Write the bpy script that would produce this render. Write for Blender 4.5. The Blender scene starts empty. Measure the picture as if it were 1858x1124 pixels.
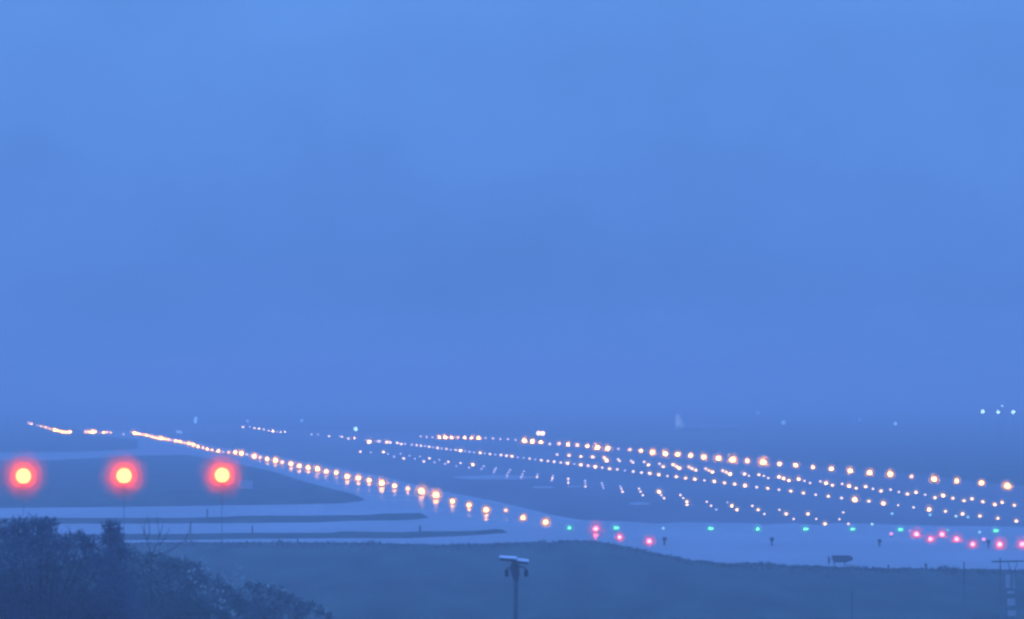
import bpy, bmesh, math, random
from mathutils import Vector, Matrix

random.seed(7)
S = bpy.context.scene
COL = S.collection

# ------------------------------------------------------------------ camera
F = 12000.0                 # focal length in pixels of a 1858 px wide frame
W, H = 1858.0, 1124.0
CAM_Z = 15.0
HORIZON = 690.0
PITCH = math.atan((HORIZON - H / 2) / F)
cam_data = bpy.data.cameras.new("camera")
cam_data.sensor_width = 36.0
cam_data.lens = 36.0 * F / W
cam_data.clip_start = 1.0
cam_data.clip_end = 60000.0
cam = bpy.data.objects.new("camera", cam_data)
COL.objects.link(cam)
cam.location = (0, 0, CAM_Z)
cam_data.dof.use_dof = True            # long lens focused far down the runway: the near shrubs go soft
cam_data.dof.focus_distance = 1500.0
cam_data.dof.aperture_fstop = 2.4
cam.rotation_euler = (math.pi / 2 + PITCH, 0, 0)
S.camera = cam

# ------------------------------------------------------------------ sky
world = bpy.data.worlds.new("World")
S.world = world
world.use_nodes = True
nt = world.node_tree
for n in list(nt.nodes):
    nt.nodes.remove(n)
wo = nt.nodes.new("ShaderNodeOutputWorld")
bg = nt.nodes.new("ShaderNodeBackground")
tc = nt.nodes.new("ShaderNodeTexCoord")
sep = nt.nodes.new("ShaderNodeSeparateXYZ")
ramp = nt.nodes.new("ShaderNodeValToRGB")
nt.links.new(tc.outputs["Generated"], sep.inputs[0])
mz = nt.nodes.new("ShaderNodeMath"); mz.operation = 'SQRT'      # spreads the low sky over the ramp
mx = nt.nodes.new("ShaderNodeMath"); mx.operation = 'MAXIMUM'; mx.inputs[1].default_value = 0.0
nt.links.new(sep.outputs[2], mx.inputs[0])
nt.links.new(mx.outputs[0], mz.inputs[0])
nt.links.new(mz.outputs[0], ramp.inputs[0])
cr = ramp.color_ramp
SKY = [(0.0, (0.094, 0.232, 0.665)), (0.12, (0.095, 0.240, 0.690)), (0.18, (0.102, 0.264, 0.735)),
       (0.24, (0.116, 0.300, 0.800)), (0.5, (0.17, 0.40, 1.20)), (1.0, (0.20, 0.46, 1.40))]
cr.elements[0].position = SKY[0][0]; cr.elements[0].color = (*SKY[0][1], 1)
cr.elements[1].position = SKY[-1][0]; cr.elements[1].color = (*SKY[-1][1], 1)
for p, c in SKY[1:-1]:
    e = cr.elements.new(p); e.color = (*c, 1)
# soft cloud bank structure, very low contrast
mp = nt.nodes.new("ShaderNodeMapping"); mp.inputs["Scale"].default_value = (22, 22, 34)
ns = nt.nodes.new("ShaderNodeTexNoise"); ns.inputs["Scale"].default_value = 1.0
ns.inputs["Detail"].default_value = 4.0; ns.inputs["Roughness"].default_value = 0.55
nt.links.new(tc.outputs["Generated"], mp.inputs[0]); nt.links.new(mp.outputs[0], ns.inputs[0])
mr = nt.nodes.new("ShaderNodeMapRange")
mr.inputs[1].default_value = 0.3; mr.inputs[2].default_value = 0.7
mr.inputs[3].default_value = 0.93; mr.inputs[4].default_value = 1.07
nt.links.new(ns.outputs[0], mr.inputs[0])
sc = nt.nodes.new("ShaderNodeVectorMath"); sc.operation = 'SCALE'
nt.links.new(ramp.outputs[0], sc.inputs[0]); nt.links.new(mr.outputs[0], sc.inputs[3])
nt.links.new(sc.outputs[0], bg.inputs[0]); bg.inputs[1].default_value = 1.0
nt.links.new(bg.outputs[0], wo.inputs[0])

S.view_settings.view_transform = 'Standard'
S.view_settings.look = 'None'
S.view_settings.exposure = 0.0
S.view_settings.gamma = 1.0
S.render.engine = 'CYCLES'
S.cycles.volume_bounces = 3
S.cycles.max_bounces = 8
S.cycles.use_denoising = True
S.cycles.filter_width = 2.2            # the photograph is soft all over
S.cycles.sample_clamp_indirect = 4.0

# ------------------------------------------------------------------ air
SIGMA = 0.00105
HAZE_COL = (0.098, 0.235, 0.68)       # only used to work out how bright a lamp must be

# ------------------------------------------------------------------ helpers
def ray(px, py):
    """direction of a point of the photograph, in the world"""
    x = (px - W / 2) / F
    y = (H / 2 - py) / F
    c, s = math.cos(PITCH), math.sin(PITCH)
    return Vector((x, c - y * s, s + y * c))

def on_ground(px, py, z=0.0):
    d = ray(px, py)
    t = (z - CAM_Z) / d.z
    return Vector((d.x * t, d.y * t, z))

def at(px, py, dist):
    d = ray(px, py)
    return Vector((0, 0, CAM_Z)) + d * (dist / d.y)

def tag(o, label=None, cat=None, group=None, kind=None):
    if label: o["label"] = label
    if cat: o["category"] = cat
    if group: o["group"] = group
    if kind: o["kind"] = kind
    return o

def link(name, data, parent=None, loc=None):
    o = bpy.data.objects.new(name, data)
    COL.objects.link(o)
    if parent: o.parent = parent
    if loc is not None: o.location = loc
    return o

def mesh_of(name, bm, mats, smooth=True):
    me = bpy.data.meshes.new(name)
    bm.normal_update()
    bm.to_mesh(me); bm.free()
    for m in (mats if isinstance(mats, (list, tuple)) else [mats]):
        me.materials.append(m)
    if smooth:
        for p in me.polygons: p.use_smooth = True
    return me

def add_lathe(bm, prof, n=10, z0=0.0, mat=0, c=(0, 0)):
    rings = []
    for r, z in prof:
        if r < 1e-6:
            rings.append([bm.verts.new((c[0], c[1], z + z0))])
        else:
            rings.append([bm.verts.new((c[0] + r * math.cos(2 * math.pi * i / n), c[1] + r * math.sin(2 * math.pi * i / n), z + z0)) for i in range(n)])
    for a, b in zip(rings, rings[1:]):
        for i in range(n):
            j = (i + 1) % n
            if len(a) == 1 and len(b) == 1: continue
            if len(a) == 1: f = bm.faces.new((a[0], b[j], b[i]))
            elif len(b) == 1: f = bm.faces.new((a[i], a[j], b[0]))
            else: f = bm.faces.new((a[i], a[j], b[j], b[i]))
            f.material_index = mat

def add_ball(bm, r, z, n=12, k=8, mat=0, squash=1.0):
    prof = [(r * math.sin(math.pi * i / k), -r * squash * math.cos(math.pi * i / k)) for i in range(k + 1)]
    prof[0] = (0, prof[0][1]); prof[-1] = (0, prof[-1][1])
    add_lathe(bm, prof, n, z, mat)

def add_box(bm, c, s, bev=0.0, rot=None):
    r = bmesh.ops.create_cube(bm, size=1.0)
    vs = r["verts"]
    bmesh.ops.scale(bm, vec=s, verts=vs)
    if bev > 0:
        es = list({e for v in vs for e in v.link_edges})
        rb = bmesh.ops.bevel(bm, geom=es, offset=bev, segments=2, affect='EDGES', profile=0.5)
        vs = list({v for f in rb["faces"] for v in f.verts} | {v for v in vs if v.is_valid})
    if rot: bmesh.ops.rotate(bm, verts=vs, cent=(0, 0, 0), matrix=rot)
    bmesh.ops.translate(bm, vec=c, verts=vs)

def add_tube(bm, pts, rads, n=6):
    prev = None
    for i, p in enumerate(pts):
        p = Vector(p)
        d = (Vector(pts[min(i + 1, len(pts) - 1)]) - Vector(pts[max(i - 1, 0)])).normalized()
        u = d.cross(Vector((0.13, 0.97, 0.21))).normalized(); v = d.cross(u)
        ring = [bm.verts.new(p + (u * math.cos(2 * math.pi * k / n) + v * math.sin(2 * math.pi * k / n)) * rads[i]) for k in range(n)]
        if prev:
            for k in range(n):
                bm.faces.new((prev[k], prev[(k + 1) % n], ring[(k + 1) % n], ring[k]))
        else:
            bm.faces.new(ring[::-1])
        prev = ring
    bm.faces.new(prev)

def prism(bm, pts, y0, y1):
    a = [bm.verts.new((x, y0, z)) for x, z in pts]
    b = [bm.verts.new((x, y1, z)) for x, z in pts]
    bm.faces.new(a); bm.faces.new(b[::-1])
    n = len(pts)
    for i in range(n):
        bm.faces.new((a[i], b[i], b[(i + 1) % n], a[(i + 1) % n]))
    bmesh.ops.recalc_face_normals(bm, faces=bm.faces)

# ------------------------------------------------------------------ materials
def plain(name, col, rough=0.7, metal=0.0, spec=0.5, noise=0.0, scale=3.0):
    m = bpy.data.materials.new(name); m.use_nodes = True
    t = m.node_tree; b = t.nodes["Principled BSDF"]
    b.inputs["Base Color"].default_value = (*col, 1)
    b.inputs["Roughness"].default_value = rough
    b.inputs["Metallic"].default_value = metal
    b.inputs["Specular IOR Level"].default_value = spec
    if noise > 0:
        g = t.nodes.new("ShaderNodeTexNoise"); g.inputs["Scale"].default_value = scale; g.inputs["Detail"].default_value = 5
        c = t.nodes.new("ShaderNodeTexCoord"); t.links.new(c.outputs["Object"], g.inputs[0])
        r = t.nodes.new("ShaderNodeMapRange"); r.inputs[1].default_value = 0.3; r.inputs[2].default_value = 0.7
        r.inputs[3].default_value = 1 - noise; r.inputs[4].default_value = 1 + noise
        v = t.nodes.new("ShaderNodeVectorMath"); v.operation = 'SCALE'; v.inputs[0].default_value = col
        t.links.new(g.outputs[0], r.inputs[0]); t.links.new(r.outputs[0], v.inputs[3]); t.links.new(v.outputs[0], b.inputs["Base Color"])
    return m

def ground_mat(name, c0, c1, scale, r0, r1, rscale, bump, bscale, spec=0.5, stretch=(1, 1, 1)):
    """two-tone noise colour, patchy wetness in the roughness, fine bump"""
    m = bpy.data.materials.new(name); m.use_nodes = True
    t = m.node_tree; b = t.nodes["Principled BSDF"]
    geo = t.nodes.new("ShaderNodeNewGeometry")
    def nz(sc, det, mpsc=(1, 1, 1)):
        mpn = t.nodes.new("ShaderNodeMapping"); mpn.inputs["Scale"].default_value = mpsc
        t.links.new(geo.outputs["Position"], mpn.inputs[0])
        g = t.nodes.new("ShaderNodeTexNoise"); g.inputs["Scale"].default_value = sc; g.inputs["Detail"].default_value = det
        t.links.new(mpn.outputs[0], g.inputs[0]); return g
    g = nz(scale, 6, stretch)
    mix = t.nodes.new("ShaderNodeMix"); mix.data_type = 'RGBA'
    mr_ = t.nodes.new("ShaderNodeMapRange"); mr_.inputs[1].default_value = 0.35; mr_.inputs[2].default_value = 0.65
    t.links.new(g.outputs[0], mr_.inputs[0]); t.links.new(mr_.outputs[0], mix.inputs[0])
    mix.inputs[6].default_value = (*c0, 1); mix.inputs[7].default_value = (*c1, 1)
    t.links.new(mix.outputs[2], b.inputs["Base Color"])
    g2 = nz(rscale, 4, stretch)
    rr = t.nodes.new("ShaderNodeMapRange"); rr.inputs[1].default_value = 0.38; rr.inputs[2].default_value = 0.62
    rr.inputs[3].default_value = r0; rr.inputs[4].default_value = r1
    t.links.new(g2.outputs[0], rr.inputs[0]); t.links.new(rr.outputs[0], b.inputs["Roughness"])
    b.inputs["Specular IOR Level"].default_value = spec
    if bump > 0:
        g3 = nz(bscale, 3)
        bp = t.nodes.new("ShaderNodeBump"); bp.inputs["Strength"].default_value = bump; bp.inputs["Distance"].default_value = 0.05
        t.links.new(g3.outputs[0], bp.inputs["Height"]); t.links.new(bp.outputs[0], b.inputs["Normal"])
    return m

M_GRASS = ground_mat("grass_turf", (0.026, 0.062, 0.052), (0.060, 0.126, 0.092), 0.30, 0.85, 1.0, 0.1, 0.6, 1.5, spec=0.05, stretch=(1, 0.10, 1))
M_RUNWAY = ground_mat("runway_asphalt", (0.085, 0.092, 0.108), (0.155, 0.165, 0.185), 0.06, 0.55, 0.75, 0.02, 0.25, 0.8, spec=0.3, stretch=(1, 0.10, 1))
M_APRON = ground_mat("wet_concrete", (0.27, 0.30, 0.30), (0.45, 0.49, 0.49), 0.10, 0.40, 0.62, 0.10, 0.08, 0.9, spec=0.5, stretch=(0.6, 0.18, 1))
M_WET = ground_mat("rain_film", (0.20, 0.21, 0.22), (0.27, 0.28, 0.29), 0.03, 0.13, 0.26, 0.05, 0.05, 0.9, spec=0.5)
M_PATCH = ground_mat("fresh_concrete", (0.36, 0.37, 0.38), (0.42, 0.43, 0.44), 0.2, 0.3, 0.4, 0.1, 0.1, 0.7)
M_PUDDLE = ground_mat("puddle_water", (0.05, 0.06, 0.07), (0.06, 0.07, 0.08), 0.2, 0.03, 0.08, 0.1, 0.02, 0.5)
M_HOUSING = plain("lamp_housing", (0.10, 0.10, 0.11), 0.5, 0.3, noise=0.2)
M_DARK = plain("dark_paint", (0.030, 0.034, 0.045), 0.6, noise=0.25)
M_GALV = plain("galvanised_steel", (0.09, 0.095, 0.10), 0.6, 0.2, noise=0.2, scale=6)
M_STEEL = plain("weathered_steel", (0.11, 0.17, 0.18), 0.7, 0.0, spec=0.2, noise=0.15, scale=4)
M_ZINC = plain("bright_zinc", (0.32, 0.36, 0.38), 0.6, 0.0, noise=0.1, scale=4)
M_PALE = plain("pale_enamel", (0.85, 0.86, 0.88), 0.4, noise=0.06)
M_WHITEPAINT = plain("white_paint", (0.62, 0.64, 0.66), 0.5, noise=0.12, scale=4)

EMIT = {}
def emit_mat(kind, target, d):
    """a lamp that still has the radiance `target` after the air between it and the viewer"""
    d = round(d / 60) * 60
    key = (kind, target, d)
    if key in EMIT: return EMIT[key]
    t = math.exp(-SIGMA * d)
    e = [max(0.0, (target[i] - (1 - t) * HAZE_COL[i]) / t) for i in range(3)]
    s = max(e)
    m = bpy.data.materials.new("lit_" + kind); m.use_nodes = True
    n = m.node_tree
    for x in list(n.nodes): n.nodes.remove(x)
    o = n.nodes.new("ShaderNodeOutputMaterial"); em = n.nodes.new("ShaderNodeEmission")
    em.inputs[0].default_value = (e[0] / s, e[1] / s, e[2] / s, 1); em.inputs[1].default_value = s
    n.links.new(em.outputs[0], o.inputs[0])
    EMIT[key] = m
    return m

def glow_mat(name, dens, col=(1, 1, 1), absorb=0.0):  # volume for the added glow balls, tinted to colour the glow
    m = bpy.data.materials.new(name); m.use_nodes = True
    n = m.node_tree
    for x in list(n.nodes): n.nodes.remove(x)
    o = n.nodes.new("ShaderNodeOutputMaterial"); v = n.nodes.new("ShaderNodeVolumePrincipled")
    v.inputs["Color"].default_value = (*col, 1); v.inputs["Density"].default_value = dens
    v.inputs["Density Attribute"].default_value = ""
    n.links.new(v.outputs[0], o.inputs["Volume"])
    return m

# ------------------------------------------------------------------ ground, runway, taxiways
def sheet(name, px_pts, z, mat):
    bm = bmesh.new()
    vs = [bm.verts.new(on_ground(x, y, z)) for x, y in px_pts]
    f = bm.faces.new(vs)
    if f.normal.z < 0: f.normal_flip()
    bmesh.ops.triangulate(bm, faces=[f])
    bm.normal_update()
    for f in bm.faces:
        if f.normal.z < 0: f.normal_flip()
    return tag(link(name, mesh_of(name, bm, mat, False)), kind="structure")

bm = bmesh.new()
NX, NY = 12, 30
grid = [[bm.verts.new((-2600 + 5200 * i / NX, -300 + 9300 * (j / NY) ** 1.5, 0)) for i in range(NX + 1)] for j in range(NY + 1)]
for j in range(NY):
    for i in range(NX):
        bm.faces.new((grid[j][i], grid[j][i + 1], grid[j + 1][i + 1], grid[j + 1][i]))
tag(link("ground", mesh_of("ground", bm, M_GRASS, False)), kind="structure")

def rough_line(pts, amp, step):
    """worn, uneven turf edge between given corners"""
    out = []
    for (x0, y0), (x1, y1) in zip(pts, pts[1:]):
        n = max(1, int(abs(x1 - x0) / step))
        for k in range(n):
            f = k / n
            j = amp * random.uniform(-1, 1) if k else 0
            out.append((x0 + (x1 - x0) * f, y0 + (y1 - y0) * f + j))
    out.append(pts[-1])
    return out

LEFT_EDGE = [(-20, 758), (60, 764), (130, 776), (240, 783), (300, 793), (400, 812), (500, 829), (600, 847), (700, 867), (800, 892),
             (900, 911), (1000, 935), (1055, 945), (1137, 947.5), (1194, 951), (1230, 949), (1353, 950), (1390, 953),
             (1442, 950), (1490, 954.5), (1515, 950), (1580, 951.5), (1696, 955), (1833, 956.5), (2200, 962)]
RIGHT_EDGE = [(2200, 914), (1858, 882.5), (1600, 857), (1400, 838), (1200, 820), (1000, 800), (900, 791.5), (760, 788), (560, 781), (400, 770), (200, 758)]
sheet("runway", LEFT_EDGE + RIGHT_EDGE, 0.004, M_RUNWAY)

NEAR_EDGE = [(2200, 1041), (1858, 1036), (1640, 1033), (1560, 1032), (1507, 1030), (1418, 1027), (1367, 1022.5), (1351, 1023), (1312, 1025),
             (1280, 1019), (1250, 1018), (1180, 1003), (1120, 990), (1080, 983), (1018, 982), (1000, 987), (985, 984.5), (940, 985.5),
             (830, 990), (740, 988.5), (640, 986), (450, 985.5), (330, 986), (-300, 990)]
sheet("taxiway", LEFT_EDGE[2:] + rough_line(NEAR_EDGE, 0.45, 14) + [(-300, 822), (0, 822), (150, 821), (250, 816), (250, 800), (170, 790)], 0.008, M_APRON)

ISLAND = rough_line([(-300, 838), (0, 837), (100, 836), (250, 828), (341, 827), (400, 838), (460, 849), (492, 856), (533, 869), (590, 885), (638, 897), (662, 907)], 0.3, 16) \
    + rough_line([(655, 911), (620, 914.5), (560, 916), (450, 917.5), (300, 920), (100, 922), (-300, 925)], 0.3, 16)
sheet("grass_island", ISLAND, 0.012, M_GRASS)
sheet("grass_strip", rough_line([(-300, 941), (330, 941), (457, 937), (529, 937), (657, 936), (705, 932.6), (763, 932), (779, 940.5)], 0.35, 14)
      + rough_line([(753, 944), (705, 945.6), (640, 946), (577, 949), (457, 950), (330, 951), (-300, 953)], 0.35, 14), 0.012, M_GRASS)
sheet("grass_strip", rough_line([(-300, 972), (330, 970), (457, 968), (597, 968), (621, 965.5), (698, 966.5), (729, 967), (777, 965), (833, 965), (870, 964), (899, 961), (912, 962.6), (922, 968)], 0.35, 12)
      + rough_line([(834, 974), (737, 978), (640, 977.5), (457, 979), (330, 981), (-300, 983)], 0.35, 14), 0.012, M_GRASS)
sheet("pavement_patch", [(541, 917), (585, 917), (588, 935), (543, 936)], 0.014, M_PATCH)

sheet("wet_pavement", [(440, 826), (520, 841), (600, 856), (680, 873), (760, 892), (840, 912), (905, 932), (930, 946), (890, 950), (845, 938), (800, 931), (740, 921), (690, 911),
      (650, 897), (600, 878), (540, 861), (480, 844)], 0.010, M_WET)
sheet("wet_pavement", [(1062, 962), (1100, 959), (1116, 972), (1110, 985.5), (1085, 982), (1064, 981)], 0.010, M_WET)

def edge_marking(pts, w):
    sheet("edge_marking", pts + [(x, y + w) for x, y in reversed(pts)], 0.016, M_WHITEPAINT)
edge_marking([(700, 868.5), (800, 893.5), (900, 912.5), (1000, 936.5), (1050, 945.5)], 1.1)

def lens(x0, x1, y, h, name="puddle"):
    n = 14; pts = []
    for k in range(2 * n):
        a = 2 * math.pi * k / (2 * n)
        w = 1 + random.uniform(-.12, .12)
        pts.append(((x0 + x1) / 2 + (x1 - x0) / 2 * math.cos(a), y + h * math.sin(a) * w))
    return sheet(name, pts, 0.010, M_PUDDLE)
lens(822, 975, 867.5, 4.2); lens(966, 1006, 885, 2.2); lens(1030, 1056, 884, 1.6)
lens(1140, 1181, 915, 2.6); lens(1237, 1260, 917.5, 1.7)

# grass clumps along the near turf edge: what breaks the outline
def grass_clumps():
    bm = bmesh.new()
    line = [p for p in NEAR_EDGE if -350 < p[0] < 2250]
    for (x0, y0), (x1, y1) in zip(line, line[1:]):
        n = int(abs(x1 - x0) * 2.2)
        for k in range(n):
            f = random.random()
            px, py = x0 + (x1 - x0) * f, y0 + (y1 - y0) * f + abs(random.gauss(0, 5))
            o = on_ground(px, py, 0)
            hgt = random.uniform(0.06, 0.28) * (1 + 1.2 * max(0, math.sin(px * 0.021) * math.sin(px * 0.057 + 1)))
            for b_ in range(3):
                a = random.uniform(0, 6.28); w = random.uniform(0.02, 0.05)
                d = Vector((math.cos(a), math.sin(a), 0)) * w
                tip = o + Vector((random.uniform(-.1, .1), random.uniform(-.1, .1), hgt * random.uniform(.6, 1)))
                c = o + Vector((random.uniform(-.12, .12), random.uniform(-.12, .12), 0.0))
                bm.faces.new((bm.verts.new(c - d), bm.verts.new(c + d), bm.verts.new(tip)))
    return tag(link("grass", mesh_of("grass", bm, M_GRASS, False)), "rough grass tufts along the near edge of the wet taxiway", "grass", kind="stuff")
grass_clumps()

# ------------------------------------------------------------------ words for the labels
ONES = "zeroth first second third fourth fifth sixth seventh eighth ninth tenth eleventh twelfth thirteenth fourteenth fifteenth sixteenth seventeenth eighteenth nineteenth".split()
TENS = "x x twenty thirty forty fifty sixty seventy eighty ninety".split()
def ordinal(n):
    if n < 20: return ONES[n]
    t, o = divmod(n, 10)
    if o == 0: return TENS[t][:-1] + "ieth"
    return TENS[t] + "-" + ONES[o]

# ------------------------------------------------------------------ airfield lamps
WARM = {'s': (3.0, 1.5, 1.05), 'd': (0.80, 0.70, 1.05), 'm': (8.5, 3.8, 1.25), 'b': (15.0, 6.2, 1.3), 'B': (22.0, 8.4, 1.3)}
WHITE = {'s': (1.15, 0.90, 1.05), 'd': (0.42, 0.50, 1.02), 'm': (2.8, 1.7, 1.25), 'b': (5.0, 2.6, 1.3), 'B': (9.0, 3.9, 1.3)}
PXR = {'d': 2.4, 's': 2.7, 'm': 3.0, 'b': 3.3, 'B': 4.0}
WORDS = {'warm': {'d': 'faint bluish', 's': 'small pale', 'm': 'orange', 'b': 'bright orange', 'B': 'dazzling orange'},
         'white': {'d': 'faint blue', 's': 'small pale', 'm': 'white', 'b': 'bright white', 'B': 'dazzling white'}}

CACHE = {}
def elevated_base():
    """pot, stem and collar of an elevated airfield lamp, lamp radius = 1"""
    if 'base' not in CACHE:
        bm = bmesh.new()
        add_lathe(bm, [(0, 0), (1.0, 0), (1.0, 0.12), (0.75, 0.2), (0.24, 0.26), (0.2, 0.75), (0.62, 0.85), (0.7, 1.08), (0.5, 1.14), (0, 1.14)], 10)
        CACHE['base'] = mesh_of("lamp_base", bm, M_HOUSING)
    return CACHE['base']

def globe(mat):
    k = ('globe', mat.name)
    if k not in CACHE:
        bm = bmesh.new(); add_ball(bm, 1.0, 0)
        CACHE[k] = mesh_of("lamp", bm, mat)
    return CACHE[k]

def inset(mat):
    k = ('inset', mat.name)
    if k not in CACHE:
        bm = bmesh.new()
        add_lathe(bm, [(0, 0), (1.3, 0), (1.3, 0.08), (0.95, 0.16), (0, 0.16)], 12, 0, 1)
        add_ball(bm, 0.98, 0.95, 12, 8, 0, 0.88)
        CACHE[k] = mesh_of("inset_lamp", bm, [mat, M_HOUSING])
    return CACHE[k]

GLOW_TINT = (1.0, 0.80, 0.28)  # tint of the glow balls added round the warm and white lamps
def glow_ball(name, scale_world, tau, col=GLOW_TINT):
    """volume ball added round a lamp to carry its glow: optical depth tau along one radius"""
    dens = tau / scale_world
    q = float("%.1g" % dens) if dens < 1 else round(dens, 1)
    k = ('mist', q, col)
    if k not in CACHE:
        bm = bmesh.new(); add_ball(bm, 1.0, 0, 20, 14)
        CACHE[k] = mesh_of("mist", bm, glow_mat("added_glow", q, col))  # ball that holds the added glow volume
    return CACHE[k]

def dist_of(px, py): return on_ground(px, py, 0).y

def elevated(name, px, py, rpx, colour, target, label, cat, group, halo=0.0, tau=0.5, zf=1.95, mcol=GLOW_TINT, base=None):
    d = dist_of(px, py + rpx * zf)
    r = rpx * d / F
    p = on_ground(px, py, r * zf)
    root = link(name, base or elevated_base(), None, (p.x, p.y, 0.012)); root.scale = (r, r, r)
    tag(root, label, cat, group)
    lamp = link("lamp", globe(emit_mat(colour, target, d)), root, (0, 0, zf - 0.012 / r))
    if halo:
        h = link("halo", glow_ball("halo", r * halo, tau, mcol), root, (0, 0, zf)); h.scale = (halo, halo, halo)
    return root

def flush(name, px, py, rpx, colour, target, label, cat, group):
    d = dist_of(px, py + rpx * 0.95)
    r = rpx * d / F
    p = on_ground(px, py, r * 0.95)
    o = link(name, inset(emit_mat(colour, target, d)), None, (p.x, p.y, 0.006)); o.scale = (r, r, r)
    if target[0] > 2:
        h = link("halo", glow_ball("halo", r * 3.0, 0.36), o, (0, 0, 0.95)); h.scale = (3.0, 3.0, 3.0)
    return tag(o, label, cat, group)

def parse(txt):
    out = []
    for w in txt.split():
        a = w.split(",")
        out.append((float(a[0]), float(a[1]), a[2] if len(a) > 2 else 'm'))
    return out

LEFT_ROW = parse("""990,949,b 949,941,b 918,927.5,s 882,926.5,b 851,918,b 821,911,b 791,900,B 765,893,B 740,888,m 716,883,m
693,878,B 670,873,b 650,869,b 630,866,b 610,859,m 592,857,m 576,852.5,b 559,850,b 543,847,m 528,843,m 512,840,s 500,837,b
485,834.5,m 472,831.5,s 461,829.5,m 448,826,d 438,824,b 427,822,b 415,822,s 405,821,d 396,820,m 385,818,s 376,816,m 368,814,s 359,812,m
351,808,b 343,806,m 335,805,s 327,803,m 319,801.5,m 311,800,d 305,799,m 298,798,m 292,797,b 286,797,s 283,796,m 277,794,m
272,792,s 266,791,m 260,790,s 254,789,m 249,788,m 244,787,b 224,789,d 201,786,s 194,785.6,s 188,786,m 173,785,m 168,785,b
161,785,m 155,785,s 127,785.5,m 120,785.5,m 113,785,b 106,783.5,m 100,781.5,b 90,779,s 83,777,s 75,774.5,s 68,773,d 57,770.5,s 52,769,d""")
CENTRE_ROW = parse("""1844,947,m 1810.5,942,m 1778,938,m 1746.6,934,m 1715.5,929.4,m 1686,926,B 1657.6,922,s 1629.5,918,s 1603,915,b 1576.6,911,m
1551,908,B 1527,905,s 1503,902,m 1480,899,s 1457.6,896,m 1435,892.7,m 1413.5,890,s 1393,887.5,m 1373,885.4,s 1352,882.7,b 1333,880,m
1314.5,877.6,m 1296,875,m 1278,873,s 1261,871,m 1244,869,m 1227,866.5,m 1211,865,s 1195,863,m 1179,860.5,m 1164,859,s 1149,857,s 1134,855,d
1120,853,s 1106,852,m 1093,850,s 1080,848.5,m 1067,846.5,s 1054,845,m 1042,843,d 1030,842,m 1017.5,840.5,s 1005.5,839,s 994,838,s 982,836.5,s
971,835,d 961,833.5,s 950,832,d 939.5,831,d 929,829.5,m 919,828,s 909,827,s 899,826,d 889,825,s 879.5,824,d 871,823,m 860,822,d 852,821,d 844,820,d
835.5,819,m 827,818,s 818,817.5,d 810,816,s 801.5,815,d 794,814,s 786,813,d 778.5,812,s 771,810.5,d 764,810,s 756,809,s 747,808,d 735,807,d 728,807,s 721,805,s
708,804,s 702,803.5,m 688,802,s 684,802,d 670,803,b 663,799.5,d 643,796.5,m 632,797,s 621,794,s 617,793,d 597,793,s 577,790,d 565,790,d 517,785,s 509,785,s 495,784,m 503,785,d 488,783,s 479,781,s 470,779,s 462,778,s 453,776,d 441,776,s""")
RIGHT_ROW = parse("""1828,883.5,B 1781,878,b 1736,874,b 1695,871,B 1654,866,s 1615.5,862,b 1578,859.5,b 1542.6,855.8,b 1508.6,852,m 1475.4,849,m 1444,845.8,m
1414.7,843.3,m 1385,840.4,B 1356,838,m 1329.4,835.7,B 1303.5,833,b 1277.3,830.7,b 1253,828,m 1229.6,826,b 1207,825,b 1184,822.3,b 1163,819.4,m 1142.5,817.4,s 1122,815.8,d
1103,815.3,b 1084,813.4,b 1065.6,811.4,m 1047.8,809,s 1030.6,807.7,m 1014.4,806.4,s 997.4,807,d 981.5,803.7,m 966,802.4,b 951.6,801,b 935.4,799.6,d 921.6,798.3,d
908,797.7,d 894.6,796.7,d 881,796,d 868,796,b 855.4,796,m 843,795.6,m 830.7,795.6,s 819.6,795,m 808,795,b 797,795,m 784.5,795,d 774,794,d 763.5,793,d""")

def row(name, pts, pal, palname, what, where, cat, group, elev):
    for i, (x, y, c) in enumerate(pts):
        w = WORDS[palname][c]
        label = f"{w} {what}, {ordinal(i + 1)} from near end of {where}"
        rp = PXR[c] * ((0.68 if palname == 'warm' and x < 430 else 0.8) if y < 800 else (0.8 if palname == 'warm' and x < 430 else 1.0)) * random.uniform(0.86, 1.14)
        if elev:
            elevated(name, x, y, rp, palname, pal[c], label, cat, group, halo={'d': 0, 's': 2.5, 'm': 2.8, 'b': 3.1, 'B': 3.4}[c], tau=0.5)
        else:
            flush(name, x, y, rp * 0.95, palname, pal[c], label, cat, group)

row("edge_light", LEFT_ROW, WARM, 'warm', "runway edge light", "left row", "edge light", "edge lights of the left row", True)
row("edge_light", RIGHT_ROW, WARM, 'warm', "runway edge light", "right row", "edge light", "edge lights of the right row", True)
row("centreline_light", CENTRE_ROW, WHITE, 'white', "centreline light", "middle row", "centreline light", "lights of the middle row", False)

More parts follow.
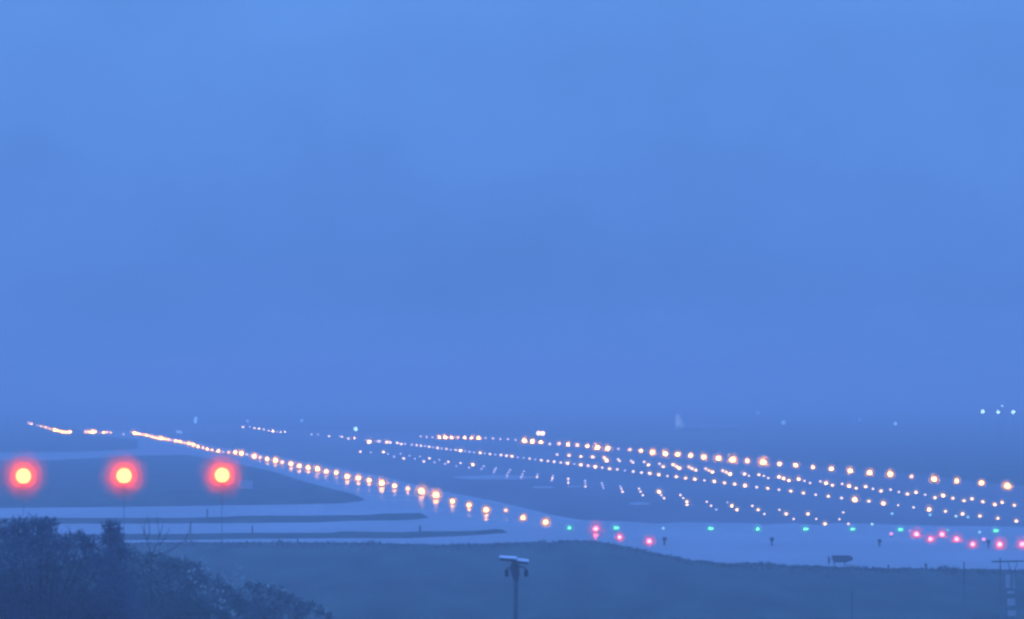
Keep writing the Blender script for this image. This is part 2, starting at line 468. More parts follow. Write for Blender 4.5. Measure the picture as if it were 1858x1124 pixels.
LEFT_TRIOS = """1530,931,s 1523,943.5,s 1539.5,952,s|1466,934,m 1481,943,s 1497,952,m|1414,926.6,s 1426.5,934,m 1440,943,s|1365,919.3,s 1375.5,926.6,m 1387,934,s
|1319.7,913,d 1327.8,919.3,b 1337,926.5,m|1282.4,911.8,s 1290,919,s 1299.4,926,d|1234.7,899.6,s 1239.6,905.2,s 1246.4,912,m|1196,894,b 1200,900,s 1205,905.3,s
|1159.5,888,s 1162.4,893.5,s 1166.4,900,s|1125.5,884,d 1127.4,888,s 1129.5,893.5,s|1092,878,d 1093.5,882.5,d 1095,887,d|1061.5,874,d 1062,879,d 1062,884,s
|1031,870,s 1031,874,d 1031,877.6,s|1003,865,d 1002.4,869,s 1001,873,d|975.5,863,d 974.5,867,s|950.5,856.5,d 948,861.5,d 945.6,866.8,d|925.4,854,d 922.5,858.5,d 919.7,862.8,d
|900,850.6,d 898,854,d 896,858,d|878,847.4,d 873.6,852,d|858,844.5,b 851,850,d|835.5,841.5,s 828,847,d|813.7,839.5,s 807.7,843,d|797,835.5,d 788.6,840,d|779,833,s 769,838.5,s
|762,829.6,d 753,833.6,d|743,828,d 732.5,833,s|727,824.5,d 715,830,d|696,821.5,m 704,825,d|673,822,d 653.8,820.7,s"""
RIGHT_TRIOS = """1818.3,913,m 1840.5,918.4,m|1763.6,906.7,m 1783.4,912,m 1805,917,b|1711.5,900.6,b 1729,905.6,m 1749,910,m|1662,895,m 1678.6,899,s 1696.4,904.6,m|1616,889.7,s 1631,894,s 1646.6,898,m
|1570.6,884.4,m 1584,888.4,s 1598.5,892.6,m|1528,879.3,s 1540.6,883.5,b 1553.6,887.4,m|1488.4,875,s 1499,878.2,b 1510.4,882,m|1449,871,b 1459.7,874,s 1470,877.6,s|1413.6,866.8,b 1422,869.6,b 1431.4,873.3,b
|1377,862.8,m 1386,865,s 1394,868.7,s|1344.8,858.7,d 1351,861.6,m 1359,864.7,s|1311.6,855.5,m 1318,858.2,m 1324.5,861.5,b|1281,852,m 1286.5,855.2,m 1292.7,858,b|1250,848.7,m 1256,851.7,m 1262.6,854.7,m
|1221.8,844.6,b 1227.5,847.7,b 1232.6,851,b|1196.5,842.8,s 1203.5,848.2,m|1169,839.3,s 1176.5,845,m|1145,837.5,s 1148.5,840.5,s|1121.5,835,s 1124.5,838,s|1097,832,b 1100.7,837,b|1075.6,830.7,m|1054,829.6,m|1032.4,828,m|1011,826,s"""
def trios(txt, where, group):
    for i, grp in enumerate(txt.replace("\n", " ").split("|")):
        pts = parse(grp)
        noun = {3: "trio", 2: "pair", 1: "single"}[len(pts)]
        pos = {3: ["upper", "middle", "lower"], 2: ["upper", "lower"], 1: [""]}[len(pts)]
        for (x, y, c), p in zip(pts, pos):
            w = WORDS['white'][c]
            if p: label = f"{w} light, {p} of the {ordinal(i + 1)} cluster from near end, {where}"
            else: label = f"{w} lone light, {ordinal(i + 1)} cluster from near end, {where}"
            flush("touchdown_light", x, y, PXR[c] * random.uniform(0.78, 1.0), 'white', WHITE[c], label, "touchdown light", group)
trios(LEFT_TRIOS, "between left and middle rows", "touchdown lights left of the middle row")
trios(RIGHT_TRIOS, "between middle and right rows", "touchdown lights right of the middle row")

# green threshold lamps
GREEN = (0.36, 2.0, 1.05); GREENDIM = (0.25, 0.70, 0.85)
GL = [(1033, 959.3, 4.0, 0, "round green lamp at left end of the threshold row"),
      (1119.4, 959.5, 4.0, 1, "wide green twin lamp just right of the big red lamp"),
      (1290.6, 960.5, 3.6, 1, "cyan green twin lamp right of the faint bluish threshold lamp"),
      (1374.7, 961.4, 4.2, 0, "green threshold lamp above left of the second dark marker post"),
      (1463, 961.4, 3.6, 1, "green threshold lamp with strong green glow, midway along the row"),
      (1548, 961.5, 3.3, 1, "cyan twin threshold lamp above the dark board on legs"),
      (1635, 962.4, 3.6, 1, "green threshold lamp above the purple lamp left of the red cluster"),
      (1720.4, 963.4, 2.6, 1, "pale cyan threshold lamp behind the red cluster"),
      (1808, 964.3, 3.6, 1, "green threshold lamp at the right end of the row")]
for x, y, rp, twin, lab in GL:
    rp *= 0.78
    o = elevated("threshold_light", x - (rp * 0.85 if twin else 0), y, rp, 'green', GREENDIM if rp < 2.3 else GREEN, lab, "threshold light",
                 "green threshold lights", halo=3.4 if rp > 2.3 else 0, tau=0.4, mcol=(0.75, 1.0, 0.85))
    if twin:
        d = dist_of(x, y + rp * 1.95)
        l2 = link("lamp", globe(emit_mat('green', GREENDIM if rp < 2.3 else GREEN, d)), o, (1.5, 0.1, 1.98)); l2.scale = (.65, .65, .65)
for x, y, lab in [(1203.5, 960, "faint bluish threshold lamp right of the three red lamps"), (1777.4, 967, "tiny cyan lamp just left of the last green lamp"),
                  (1687.5, 935.5, "tiny cyan light below the dazzling middle row light"), (1756.3, 939.6, "tiny cyan light beside the middle row, near right side"),
                  (1618.7, 933.4, "lone faint bluish light below the middle row"), (1582.3, 952.5, "lone white light at the dark edge of the runway"),
                  (1734.5, 938, "small white light just left of the tiny cyan light")]:
    flush("inset_light", x, y, 2.9, 'cyan', (0.45, 0.75, 1.05) if 'white' in lab else (0.25, 0.6, 1.05), lab, "inset light", "small lone lights near the threshold")

# red runway end lamps
RED = (14.0, 1.3, 1.6); REDDIM = (0.9, 0.42, 1.0)
RL = [(1081, 961, 4.6, 'B', "largest red lamp at the left end, its streak on the wet pavement"),
      (1124.3, 976.3, 3.7, 'b', "middle one of the three red lamps right of the orange row"),
      (1178, 983.6, 4.2, 'b', "lowest of the three red lamps, close to the turf edge"),
      (1617, 970, 4.0, 's', "purple lamp at the left end of the right red cluster"),
      (1651, 964.7, 2.6, 's', "small purple lamp between green lamp and red cluster"),
      (1663, 970.7, 4.4, 'b', "wide red lamp, first bright one of the right cluster"),
      (1688.3, 979.6, 3.9, 'b', "red lamp low between the two wide upper red lamps"),
      (1709.4, 971, 4.2, 'b', "red lamp just below the pale cyan threshold lamp"),
      (1736, 979.6, 4.2, 'b', "red lamp, second of the lower line in the right cluster"),
      (1765, 989, 4.0, 'b', "red lamp, lowest left of the dark marker post"),
      (1784.7, 980, 4.2, 's', "purple lamp touching the rightmost dark marker post"),
      (1814, 989.3, 4.8, 'b', "large red lamp right of the rightmost dark marker post"),
      (1855, 989, 4.6, 'b', "red lamp cut by the right border of the view")]
for x, y, rp, c, lab in RL:
    elevated("runway_end_light", x, y, rp * 0.85, 'red', REDDIM if c == 's' else RED, lab, "end light", "red runway end lights",
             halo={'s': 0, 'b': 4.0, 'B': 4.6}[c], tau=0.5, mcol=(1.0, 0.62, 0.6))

# the three big red beacons on the grass island
BEACON = (24.0, 2.5, 0.80)
def beacon(px, py, rpx, d, label):
    """red beacon on a tall slim mast standing in the near meadow"""
    p = at(px, py, d); r = rpx * d / F
    root = link("red_beacon", None, None, (p.x, p.y, 0)); tag(root, label, "beacon", "big red beacons on slim masts")
    bm = bmesh.new()
    add_lathe(bm, [(0, 0), (0.22, 0), (0.22, 0.04), (0.03, 0.09), (0.020, p.z * .5), (0.013, p.z - r * 1.3), (0.10, p.z - r * 1.25), (r * .55, p.z - r * 1.0), (r * .5, p.z - r * .94), (0, p.z - r * .94)], 12)
    link("mast", mesh_of("mast", bm, M_ZINC), root)
    l = link("lamp", globe(emit_mat('beacon', BEACON, d)), root, (0, 0, p.z)); l.scale = (r, r, r)
    for q, tau, col in ((1.8, 0.75, (1.0, 0.60, 0.10)), (2.7, 0.42, (1.0, 0.46, 0.18)), (3.5, 0.19, (1.0, 0.55, 0.35))):  # nested tinted volumes added to put a glow round the beacon
        h = link("halo", glow_ball("halo", r * q, tau, col), root, (0, 0, p.z)); h.scale = (r * q,) * 3
beacon(42.5, 865, 13.9, 352, "big red beacon at far left, glowing yellow in the middle, above the dark broad tree")
beacon(225, 864.5, 13.8, 350, "big red beacon in the middle of the three, right above the narrow tree")
beacon(403, 863.5, 13.4, 346, "big red beacon at the right, beside the small pale cabinet")

# ------------------------------------------------------------------ far lamps in the mist
def mast(name, px, py, dist, rpx, target, label, cat, group=None, heads=((0, 0),)):
    p = at(px, py, dist)
    k = dist / F
    root = link(name, None, None, (p.x, p.y, 0)); tag(root, label, cat, group)
    bm = bmesh.new(); add_tube(bm, [(0, 0, 0), (0, 0, p.z * 0.6), (0, 0, p.z + rpx * k)], [0.04, 0.03, 0.025], 8)
    link("pole", mesh_of("pole", bm, M_GALV), root)
    for hx, hz in heads:
        r = rpx * k
        bm = bmesh.new(); add_box(bm, (0, 0.8 * r, 0), (2.3 * r, 0.9 * r, 1.9 * r), 0.1 * r)
        hs = link("housing", mesh_of("housing", bm, M_HOUSING), root, (hx * k, 0, p.z + hz * k))
        l = link("lamp", globe(emit_mat('far', target, dist)), hs); l.scale = (r, r * .8, r)
    return root
FARW = (0.55, 0.95, 1.2)
mast("floodlight_mast", 1783, 748, 1500, 3.7, FARW, "cyan white floodlight, first of the three bright ones at far right", "floodlight", "floodlights in the mist at right")
mast("floodlight_mast", 1811, 749, 1500, 3.3, FARW, "cyan white floodlight, middle of three bright ones at far right", "floodlight", "floodlights in the mist at right")
mast("floodlight_mast", 1838.5, 749, 1500, 3.6, FARW, "cyan white floodlight nearest the right border of the view", "floodlight", "floodlights in the mist at right")
mast("floodlight_mast", 1818.5, 738, 1500, 2.6, (0.2, 0.5, 1.0), "fainter floodlight raised above the three bright ones", "floodlight", "floodlights in the mist at right")
mast("lamp_post", 645.5, 779.5, 1700, 3.8, FARW, "white lamp on a post above the far stretch of the middle row", "lamp post")
mast("lamp_post", 1624.5, 770, 1700, 3.4, (0.17, 0.42, 0.97), "faint blue lamp in the mist left of the floodlights", "lamp post")
mast("lamp_post", 1421.5, 768, 1700, 3.8, (0.15, 0.36, 0.90), "faint blue lamp in the mist over the right row, mid view", "lamp post")
mast("lamp_post", 355.5, 764, 1800, 3.4, (0.17, 0.40, 0.95), "faint upright lamp in the mist over the far left row", "lamp post", heads=((0, 3), (-1, -2)))
mast("lamp_post", 547.5, 764.5, 1800, 3.2, (0.14, 0.34, 0.86), "very faint lamp between upright lamp and white post lamp", "lamp post")
mast("lamp_post", 325, 784.5, 1800, 3.0, (0.19, 0.36, 0.86), "faint purplish lamp just above the far left row", "lamp post", heads=((-2.5, 0), (3, -1)))
mast("lamp_post", 449, 765, 1800, 3.4, (0.15, 0.29, 0.80), "very faint purplish lamp over the far end of the middle row", "lamp post")
mast("lamp_post", 1375, 750, 1800, 4.0, (0.10, 0.27, 0.75), "barely visible lamp high in the mist, upper mid right", "lamp post")
mast("lamp_post", 1560, 762, 1800, 3.4, (0.10, 0.27, 0.75), "barely visible lamp in the mist left of the blue lamp", "lamp post")
mast("twin_lamp", 981, 787.5, 1600, 4.2, (1.5, 1.1, 1.02), "bright white twin lamp raised just above the right row", "twin lamp", heads=((-3.8, 0), (3.8, 0)))

# an airliner standing far off: its pale tail, brightened by an added spot, is what shows through the mist
def airliner():
    d = 1700; k = d / F
    p = at(1232, 772, d)
    zc = p.z
    root = link("airliner", None, None, (p.x, p.y, 0)); tag(root, "pale tail fin of a parked airliner, barely visible in the mist", "airliner")
    m = plain("airliner_white", (0.62, 0.64, 0.66), 0.5, noise=0.04, scale=0.4)
    g = plain("airliner_grey", (0.40, 0.42, 0.44), 0.6, noise=0.06, scale=0.4)
    ztop = at(1232, 753.5, d).z
    bm = bmesh.new()
    prism(bm, [(-0.80, zc - 0.1), (1.45, zc - 0.1), (0.75, zc + 0.45), (0.10, ztop), (-0.75, ztop)], -0.10, 0.10)
    bmesh.ops.scale(bm, vec=(k / 0.1125, 1, 1), verts=bm.verts)
    link("tail_fin", mesh_of("tail_fin", bm, m, False), root)
    bm = bmesh.new()
    r = 0.95
    pr = [(0, -1.6), (r * .35, -1.3), (r * .75, 0.4), (r, 3), (r, 12), (r * .85, 14), (r * .5, 15.2), (0, 15.8)]
    add_lathe(bm, pr, 14)
    bmesh.ops.rotate(bm, verts=bm.verts, cent=(0, 0, 0), matrix=Matrix.Rotation(math.radians(90), 3, 'Y'))
    bmesh.ops.translate(bm, vec=(0, 0, zc - 0.75), verts=bm.verts)
    link("fuselage", mesh_of("fuselage", bm, g), root)
    for s_ in (-1, 1):
        bm = bmesh.new()
        prism(bm, [(6.0, -0.1), (8.4, -0.1), (7.2, 0.1), (6.4, 0.1)], 0, s_ * 7.0)
        link("wing", mesh_of("wing", bm, g, False), root, (0, 0, zc - 1.3))
    for x, y in ((7.0, -1.2), (7.0, 1.2), (13.5, 0)):
        bm = bmesh.new()
        add_tube(bm, [(x, y, 0), (x, y, zc - 1.3)], [0.10, 0.08], 8)
        link("landing_gear", mesh_of("landing_gear", bm, g), root)
    l = bpy.data.lights.new("added_fin_spot", 'SPOT'); l.energy = 400; l.color = (0.8, 0.9, 1.0); l.spot_size = math.radians(60); l.shadow_soft_size = 0.1  # spot added only to brighten the tail fin
    lo = link("added_fin_spot", l, root, (0.1, -4.5, zc + 0.3))
    lo.rotation_euler = Vector((0, 4.4, 0.6)).to_track_quat('-Z', 'Y').to_euler()
airliner()

# ------------------------------------------------------------------ small things standing on the field
def post(name, px, ytop, ybot, wpx, label, cat, group, head=True, mat=None):
    b_ = on_ground(px, ybot, 0); k = b_.y / F
    h = (ybot - ytop) * k; w = wpx * k
    bm = bmesh.new()
    if head:
        add_lathe(bm, [(0, 0), (w * .5, 0), (w * .5, h * .05), (w * .22, h * .09), (w * .2, h * .45), (w * .5, h * .58), (w * .52, h * .85), (w * .36, h * .97), (0, h)], 10)
    else:
        add_lathe(bm, [(0, 0), (w * .6, 0), (w * .5, h * .06), (w * .42, h * .95), (w * .3, h), (0, h)], 8)
    return tag(link(name, mesh_of(name, bm, mat or M_DARK), None, (b_.x, b_.y, 0.0)), label, cat, group)
G1 = "dark marker posts on the wet taxiway"
post("marker_post", 1205.6, 975, 990, 8, "dark marker post right of the lowest of three red lamps", "marker post", G1)
post("marker_post", 1400.6, 975.5, 991, 7.5, "dark marker post on open pavement, second from the left", "marker post", G1)
post("marker_post", 1596, 979, 993, 7, "dark marker post above right of the dark board on legs", "marker post", G1)
post("marker_post", 1793.5, 980.5, 995, 6.5, "dark marker post among the red lamps at right", "marker post", G1)
G2 = "thin stakes by the grass strips"
post("stake", 376, 924, 941, 3.2, "thin stake below the right red beacon", "stake", G2, False, M_GALV)
post("stake", 458, 955, 969, 2.8, "thin stake on the lower grass strip, left of centre", "stake", G2, False)
post("stake", 762, 955, 967, 4.0, "thick short stake on the lower grass strip near its tip", "stake", G2, False)
post("stake", 346, 944, 972, 2.4, "thin tall stake right of the bare twigs", "stake", G2, False, M_GALV)
post("stake", 540, 978, 986, 3.0, "tiny stake at the turf edge below the pale patch", "stake", G2, False, M_GALV)
G3 = "short posts at the near turf edge"
post("edge_post", 1612, 1026, 1038, 4, "short faint post at turf edge, leftmost of the right group", "post", G3, False, M_GALV)
post("edge_post", 1651, 1029, 1039, 4, "short post at turf edge below the red cluster", "post", G3, False, M_GALV)
post("edge_post", 1680, 1023, 1040, 5.5, "dark stout post at turf edge below the red cluster", "post", G3, False, M_GALV)
post("edge_post", 1714, 1026, 1039, 3, "slim faint post between stout post and tall pole", "post", G3, False, M_GALV)

# dark board on two legs
def board():
    b_ = on_ground(1525, 1027, 0); k = b_.y / F
    root = link("board_sign", None, None, (b_.x, b_.y, 0)); tag(root, "dark long board on two short legs standing on the pavement", "board sign")
    def q(px, py): return ((px - 1525) * k, (1027 - py) * k)
    bm = bmesh.new()
    prism(bm, [q(1512, 1022), q(1535, 1022), q(1548, 1017), q(1547, 1012), q(1541, 1009), q(1509, 1009), q(1510, 1014)], -0.10, 0.10)
    bmesh.ops.bevel(bm, geom=list(bm.edges), offset=0.02, segments=1, affect='EDGES')
    link("panel", mesh_of("panel", bm, M_DARK, False), root)
    for x in (1513.5, 1532.5):
        bm = bmesh.new(); add_tube(bm, [((x - 1525) * k, 0, 0), ((x - 1525) * k, 0, 5.6 * k)], [0.045, 0.04], 8)
        link("leg", mesh_of("leg", bm, M_DARK), root)
    bm = bmesh.new()
    add_tube(bm, [((1504 - 1525) * k, 0, 4 * k), ((1504 - 1525) * k, 0, 16 * k)], [0.09, 0.08], 8)
    add_tube(bm, [((1504 - 1525) * k, 0, 0), ((1504 - 1525) * k, 0, 4.0 * k)], [0.03, 0.03], 8)
    add_tube(bm, [((1504 - 1525) * k, 0, 11 * k), ((1511 - 1525) * k, 0, 11 * k)], [0.03, 0.03], 8)
    link("end_bracket", mesh_of("end_bracket", bm, M_GALV), root)
board()

# small pale cabinet beside the right beacon
def cabinet():
    b_ = on_ground(445, 889, 0); k = b_.y / F
    root = link("equipment_cabinet", None, None, (b_.x, b_.y, 0)); tag(root, "small pale equipment cabinet beside the right red beacon", "cabinet")
    bm = bmesh.new(); add_box(bm, (0, 0.5, 8 * k), (26 * k, 1.0, 14 * k), 0.03); m = plain("cabinet_grey", (0.62, 0.63, 0.66), 0.5, noise=0.1)
    link("body", mesh_of("body", bm, m, False), root)
    bm = bmesh.new(); add_box(bm, (0, 0.5, 15.6 * k), (29 * k, 1.15, 1.2 * k), 0.02)
    link("roof", mesh_of("roof", bm, m, False), root)
    bm = bmesh.new(); add_box(bm, (0, 0.5, 0.5 * k), (24 * k, 0.9, 1.0 * k))
    link("plinth", mesh_of("plinth", bm, M_HOUSING, False), root)
cabinet()

# lamp standard in the foreground meadow
def standard():
    d = 250.0; k = d / F
    zof = lambda py: at(935, py, d).z
    p = at(936, 1030, d)
    root = link("lamp_standard", None, None, (p.x, p.y, 0)); tag(root, "grey lamp standard with two white topped heads in the foreground meadow", "lamp standard")
    X = lambda px: (px - 936) * k
    bm = bmesh.new(); add_lathe(bm, [(0, 0), (0.26, 0), (0.26, 0.05), (0.11, 0.12), (0.10, 4.0), (0.075, zof(1050)), (0.07, zof(1022)), (0, zof(1021))], 12)
    link("pole", mesh_of("pole", bm, M_STEEL), root)
    # bracket: tapering yoke under the heads
    bm = bmesh.new()
    prism(bm, [(X(933), zof(1056)), (X(940), zof(1056)), (X(943), zof(1044)), (X(942), zof(1028)), (X(938), zof(1020)), (X(929), zof(1020)), (X(925), zof(1034)), (X(929), zof(1046))], -0.10, 0.10)
    link("bracket", mesh_of("bracket", bm, M_GALV, False), root)
    bm = bmesh.new()
    add_tube(bm, [(X(936), 0.02, zof(1026)), (X(919), -0.03, zof(1033))], [0.028, 0.028], 6)
    add_tube(bm, [(X(936), 0.02, zof(1026)), (X(954.5), -0.03, zof(1033))], [0.028, 0.028], 6)
    link("cross_arm", mesh_of("cross_arm", bm, M_GALV), root)
    for x0, x1, y0, y1 in ((906, 938, 1012.5, 1014.5), (938.6, 959.5, 1017.5, 1020)):
        L = (x1 - x0) * k; a = math.atan2((y1 - y0), (x1 - x0))
        c = ((X(x0) + X(x1)) / 2, 0, zof((y0 + y1) / 2))
        hd = link("lamp_head", None, root, c); hd.rotation_euler = (math.radians(14), a, 0)
        bm = bmesh.new(); add_box(bm, (0, 0, 0.0), (L, 0.30, 0.05), 0.02)
        hd.data = None
        link("top_cover", mesh_of("top_cover", bm, M_PALE, False), hd, (0, 0, 0.02))
        bm = bmesh.new(); add_box(bm, (0, 0, -0.055), (L * 0.92, 0.26, 0.055), 0.015)
        link("underside", mesh_of("underside", bm, M_DARK, False), hd)
    for px in (919.5, 954.8):
        bm = bmesh.new(); add_box(bm, (0, 0, 0), (0.15, 0.17, 0.27), 0.03); add_box(bm, (0, -0.10, 0.10), (0.17, 0.08, 0.03), 0.008)
        link("camera_box", mesh_of("camera_box", bm, M_DARK, False), root, (X(px), -0.06, zof(1041)))
standard()

# banded mast with a cross bar at the right border
def banded_mast():
    d = 380.0; k = d / F
    p = at(1833, 1080, d); zof = lambda py: at(1833, py, d).z
    root = link("banded_mast", None, None, (p.x, p.y, 0)); tag(root, "mast with white panels and a dark cross bar, near the right border", "mast")
    X = lambda px: (px - 1833) * k
    for s in (-1, 1):
        bm = bmesh.new(); add_tube(bm, [(X(1833 + s * 7), 0, 0), (X(1833 + s * 6), 0, zof(1042))], [0.035, 0.03], 6)
        link("upright", mesh_of("upright", bm, M_STEEL), root)
    soft = plain("weathered_white", (0.46, 0.47, 0.49), 0.6, noise=0.15, scale=2)
    for x0, x1, y0, y1 in ((1824.5, 1833, 1044, 1068), (1838.5, 1841, 1043, 1069), (1827, 1841, 1073.5, 1078.5), (1827, 1842, 1087, 1100), (1828, 1843, 1109, 1119), (1828, 1843, 1128, 1138)):
        bm = bmesh.new()
        add_box(bm, ((X(x0) + X(x1)) / 2, -0.055, (zof(y0) + zof(y1)) / 2), ((x1 - x0) * k, 0.03, (y1 - y0) * k), 0.006)
        link("panel", mesh_of("panel", bm, soft, False), root)
    bm = bmesh.new(); add_tube(bm, [(X(1800), 0.1, zof(1020.5)), (X(1858), 0.1, zof(1019.5))], [0.045, 0.045], 6)
    link("cross_bar", mesh_of("cross_bar", bm, M_STEEL), root)
    bm = bmesh.new()
    for a, b_ in ((1835, 1829), (1840, 1846)):
        add_tube(bm, [(X(a), 0.05, zof(1042)), (X(b_), 0.1, zof(1021))], [0.022, 0.022], 6)
    link("brace", mesh_of("brace", bm, M_STEEL), root)
banded_mast()
def tall_pole(px, ytop, dist, wpx, label):
    p = at(px, ytop, dist); r = wpx * dist / F / 2
    bm = bmesh.new(); add_lathe(bm, [(0, 0), (r * 2.2, 0), (r * 2.2, 0.06), (r, 0.12), (r * .8, p.z * .985), (r * 1.3, p.z * .988), (r * 1.3, p.z), (0, p.z)], 8)
    tag(link("thin_pole", mesh_of("thin_pole", bm, M_STEEL), None, (p.x, p.y, 0)), label, "pole", "thin poles in the near meadow")
tall_pole(1749, 1021, 400, 2.4, "thin grey pole rising past the turf edge left of the banded mast")
tall_pole(1815, 1014, 400, 2.4, "thin dark pole reaching the left part of the cross bar")
tall_pole(1546, 1074, 330, 1.8, "thin faint pole in the meadow below the dark board")

# ------------------------------------------------------------------ trees and shrubs at the lower left
def leaf_mat(name, a, b_, rough=0.6):
    m = bpy.data.materials.new(name); m.use_nodes = True
    t = m.node_tree; bs = t.nodes["Principled BSDF"]
    at_ = t.nodes.new("ShaderNodeAttribute"); at_.attribute_name = "tone"
    mix = t.nodes.new("ShaderNodeMix"); mix.data_type = 'RGBA'
    t.links.new(at_.outputs["Fac"], mix.inputs[0])
    mix.inputs[6].default_value = (*a, 1); mix.inputs[7].default_value = (*b_, 1)
    t.links.new(mix.outputs[2], bs.inputs["Base Color"])
    bs.inputs["Roughness"].default_value = rough; bs.inputs["Specular IOR Level"].default_value = 0.2
    tr = t.nodes.new("ShaderNodeBsdfTranslucent"); t.links.new(mix.outputs[2], tr.inputs[0])
    ms = t.nodes.new("ShaderNodeMixShader"); ms.inputs[0].default_value = 0.45
    t.links.new(bs.outputs[0], ms.inputs[1]); t.links.new(tr.outputs[0], ms.inputs[2])
    t.links.new(ms.outputs[0], t.nodes["Material Output"].inputs[0])
    return m
M_BARK = plain("bark", (0.06, 0.05, 0.045), 0.9, noise=0.3, scale=5)

def crown_mesh(name, blobs, origin, mat, per, size, depth=1.0):
    """leaf sprays spread through overlapping clumps"""
    vs, fs, tone = [], [], []
    for (c, r) in blobs:
        n = int(per * r * r)
        base = random.uniform(0.15, 0.85)
        for _ in range(n):
            u = Vector((random.gauss(0, 1), random.gauss(0, 1), random.gauss(0, 1))).normalized()
            rr = r * (random.random() ** 0.45) * random.uniform(0.8, 1.12)
            if random.random() < 0.04: rr *= random.uniform(1.05, 1.25)
            p = c + Vector((u.x * rr, u.y * rr * depth, u.z * rr)) - origin
            s = size * random.uniform(0.6, 1.5)
            a = Vector((random.gauss(0, 1), random.gauss(0, 1), random.gauss(0, 0.7))).normalized()
            b_ = a.cross(Vector((random.gauss(0, 1), random.gauss(0, 1), random.gauss(0, 1)))).normalized()
            i = len(vs)
            vs += [p - a * s, p + b_ * s * 0.45, p + a * s, p - b_ * s * 0.45]
            fs.append((i, i + 1, i + 2, i + 3))
            tone += [min(1, max(0, base + random.gauss(0, 0.2)))] * 4
        # sprigs that stick out of the clump
        for _ in range(max(3, int(r * 9))):
            u = Vector((random.gauss(0, 1), random.gauss(0, 1) * .6, abs(random.gauss(0.3, 1)))).normalized()
            L = r * random.uniform(1.05, 1.45)
            bend = Vector((random.gauss(0, .12), 0, random.gauss(0, .12)))
            for q in range(9):
                f = q / 8
                p = c + u * (r * .75 + (L - r * .75) * f) + bend * f * f * r - origin
                for w in range(2):
                    s = size * random.uniform(0.5, 1.1) * (1 - .45 * f)
                    a = (u + Vector((random.gauss(0, .8), random.gauss(0, .8), random.gauss(0, .8)))).normalized()
                    b_ = a.cross(Vector((random.gauss(0, 1), random.gauss(0, 1), random.gauss(0, 1)))).normalized()
                    i = len(vs)
                    vs += [p, p + a * s + b_ * s * .45, p + a * s * 2, p + a * s - b_ * s * .45]
                    fs.append((i, i + 1, i + 2, i + 3)); tone += [min(1, max(0, base + random.gauss(0.1, 0.2)))] * 4
    me = bpy.data.meshes.new(name); me.from_pydata([tuple(v) for v in vs], [], fs)
    at_ = me.attributes.new("tone", 'FLOAT', 'POINT'); at_.data.foreach_set("value", tone)
    me.materials.append(mat)
    return me

def tree(name, dist, blobs_px, label, cat, mat, group=None, per=1700, size=0.06, trunk_r=0.16):
    k = dist / F
    blobs = []
    for (x, y, r) in blobs_px:
        dd = dist + random.uniform(-1.6, 1.6)
        blobs.append((at(x, y, dd), r * k))
    cx = sum(b[0].x for b in blobs) / len(blobs)
    o = Vector((cx, dist, 0))
    root = link(name, None, None, o); tag(root, label, cat, group)
    zt = max(b[0].z for b in blobs); zl = min(b[0].z for b in blobs)
    # clumps the frame cuts off: fill the crown further down
    low = [b for b in blobs]
    for c, r in low:
        if c.z < zl + 1.6:
            for q in range(2):
                blobs.append((c + Vector((random.uniform(-.5, .5), random.uniform(-.6, .6), -1.3 * (q + 1))), r * 1.05))
    link("crown", crown_mesh("crown", blobs, o, mat, per, size), root)
    bm = bmesh.new()
    hub = Vector((0, 0, max(1.0, zl - 2.2)))
    add_tube(bm, [(0, 0, 0), (0.05, 0, hub.z * .5), tuple(hub)], [trunk_r * 1.3, trunk_r, trunk_r * .75], 8)
    for c, r in low:
        q = c - o
        add_tube(bm, [tuple(hub - Vector((0, 0, .1))), tuple((hub + q) / 2 + Vector((random.uniform(-.2, .2), 0, .15))), tuple(q)], [trunk_r * .5, trunk_r * .28, 0.012], 5)
    link("trunk", mesh_of("trunk", bm, M_BARK), root)
    return root

M_LEAF_DARK = leaf_mat("dark_leaves", (0.085, 0.110, 0.165), (0.130, 0.160, 0.215))
M_LEAF_MID = leaf_mat("mid_leaves", (0.070, 0.110, 0.135), (0.125, 0.195, 0.200))
M_LEAF_PALE = leaf_mat("pale_leaves", (0.040, 0.068, 0.048), (0.10, 0.15, 0.10))
A = [(-60, 965, 26), (-20, 962, 22), (8, 962, 20), (32, 957, 17), (45, 958, 18), (66, 954, 17), (78, 956, 16), (93, 955, 15), (85, 972, 20), (20, 985, 34), (60, 985, 34),
     (105, 988, 24), (128, 984, 18), (146, 978, 15), (160, 990, 20), (-40, 1010, 55), (20, 1030, 55), (90, 1025, 50), (150, 1028, 42), (185, 1020, 30),
     (-30, 1085, 70), (60, 1090, 70), (150, 1090, 65), (215, 1060, 40), (220, 1100, 45)]
tree("dark_tree", 228, A, "dark broad leafy tree with a lumpy top in the lower left corner", "tree", M_LEAF_DARK)
B = [(201, 953, 9), (196, 962, 13), (210, 962, 12), (203, 974, 16), (214, 978, 13), (192, 980, 13), (205, 995, 22), (222, 1000, 18), (208, 1025, 30), (212, 1070, 40)]
tree("narrow_tree", 240, B, "narrow dark tree top poking up right of the broad tree", "tree", M_LEAF_DARK, trunk_r=0.1)
Cb = [(245, 1012, 17), (270, 1016, 16), (296, 1020, 16), (318, 1026, 16), (338, 1030, 16), (356, 1034, 14), (250, 1045, 34), (300, 1050, 34), (345, 1056, 28), (372, 1056, 18),
      (395, 1062, 16), (412, 1070, 15), (270, 1095, 50), (335, 1098, 45), (390, 1098, 36), (430, 1090, 22), (440, 1110, 24)]
tree("leafy_shrub", 275, Cb, "greyish green shrub with small pale buds right of the narrow tree", "shrub", M_LEAF_MID, trunk_r=0.09)
Db = [(450, 1066, 10), (468, 1068, 13), (490, 1074, 14), (508, 1080, 14), (525, 1090, 14), (545, 1098, 13), (562, 1104, 12), (580, 1112, 11), (596, 1120, 9), (465, 1095, 24), (500, 1105, 24), (540, 1118, 22), (475, 1125, 30)]
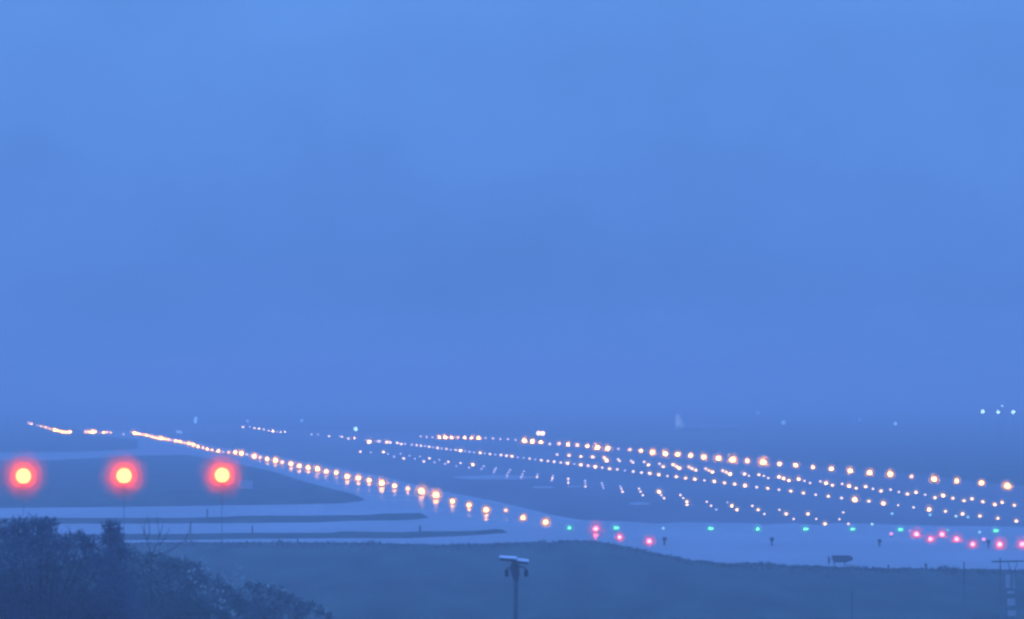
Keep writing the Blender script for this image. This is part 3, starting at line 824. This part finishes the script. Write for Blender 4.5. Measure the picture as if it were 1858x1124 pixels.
tree("low_shrub", 282, Db, "low dark shrub sloping down to the bottom edge, rightmost of the plants", "shrub", M_LEAF_MID, trunk_r=0.08)

# pale buds on the shrub
def buds():
    m = plain("pale_buds", (0.45, 0.50, 0.48), 0.6)
    bm = bmesh.new()
    spots = [(331, 1013), (288, 1003), (300, 992), (345, 1037), (352, 1036), (373, 1028), (378, 1034), (366, 1016), (433, 1030), (428, 1046), (440, 1051), (420, 1060), (447, 1070),
             (402, 1090), (406, 1072), (353, 1058), (364, 1070), (400, 1102), (390, 1098), (424, 1112), (487, 1062), (515, 1070), (597, 1103), (380, 1050), (410, 1052), (395, 1075)]
    for x, y in spots:
        for q in range(3):
            p = at(x + random.gauss(0, 3), y + random.gauss(0, 3), 272.5 + random.uniform(-.6, .6))
            s = random.uniform(0.03, 0.062)
            r = bmesh.ops.create_icosphere(bm, subdivisions=1, radius=s)
            bmesh.ops.scale(bm, vec=(1, 1, random.uniform(.7, 1.6)), verts=r["verts"])
            bmesh.ops.translate(bm, vec=p, verts=r["verts"])
    sh = bpy.data.objects["leafy_shrub"]
    o = link("buds", mesh_of("buds", bm, m), sh); o.location = -sh.location
    o["kind"] = "stuff"
buds()

# bare sapling
def sapling():
    d = 262.0
    root_p = at(272, 1010, d); o = Vector((root_p.x, d, 0))
    bm = bmesh.new()
    q = lambda x, y: tuple(at(x, y, d) - o)
    top = q(274, 1012)
    add_tube(bm, [(0, 0, 0), (0.05, 0, top[2] * .6), top], [0.07, 0.05, 0.03], 6)
    for pts in ([(274, 1012), (271, 996), (263, 974), (256, 951)], [(266, 982), (272, 966), (270, 950), (267, 935)], [(274, 1012), (287, 986), (289, 968), (284, 938)],
                [(288, 975), (294, 962), (296, 948)], [(274, 1012), (310, 1000), (336, 981), (343, 965), (347, 948)], [(263, 974), (262, 958), (265, 946)], [(289, 990), (300, 978), (307, 960)]):
        n = len(pts)
        add_tube(bm, [q(*p) for p in pts], [0.020 - 0.012 * i / (n - 1) for i in range(n)], 5)
    t = link("bare_sapling", mesh_of("bare_sapling", bm, M_BARK), None, o)
    tag(t, "bare sapling with thin leafless twigs right of the narrow tree", "sapling")
sapling()

# ------------------------------------------------------------------ the haze itself
def haze():
    m = bpy.data.materials.new("haze"); m.use_nodes = True
    n = m.node_tree
    for x in list(n.nodes): n.nodes.remove(x)
    o = n.nodes.new("ShaderNodeOutputMaterial"); v = n.nodes.new("ShaderNodeVolumePrincipled")
    v.inputs["Color"].default_value = (0.97, 0.98, 1.0, 1); v.inputs["Density"].default_value = SIGMA
    v.inputs["Density Attribute"].default_value = ""
    n.links.new(v.outputs[0], o.inputs["Volume"])
    bm = bmesh.new(); add_box(bm, (0, 4350, 10.5), (5400, 9700, 23.0))
    tag(link("haze", mesh_of("haze", bm, m, False)), kind="stuff")
haze()
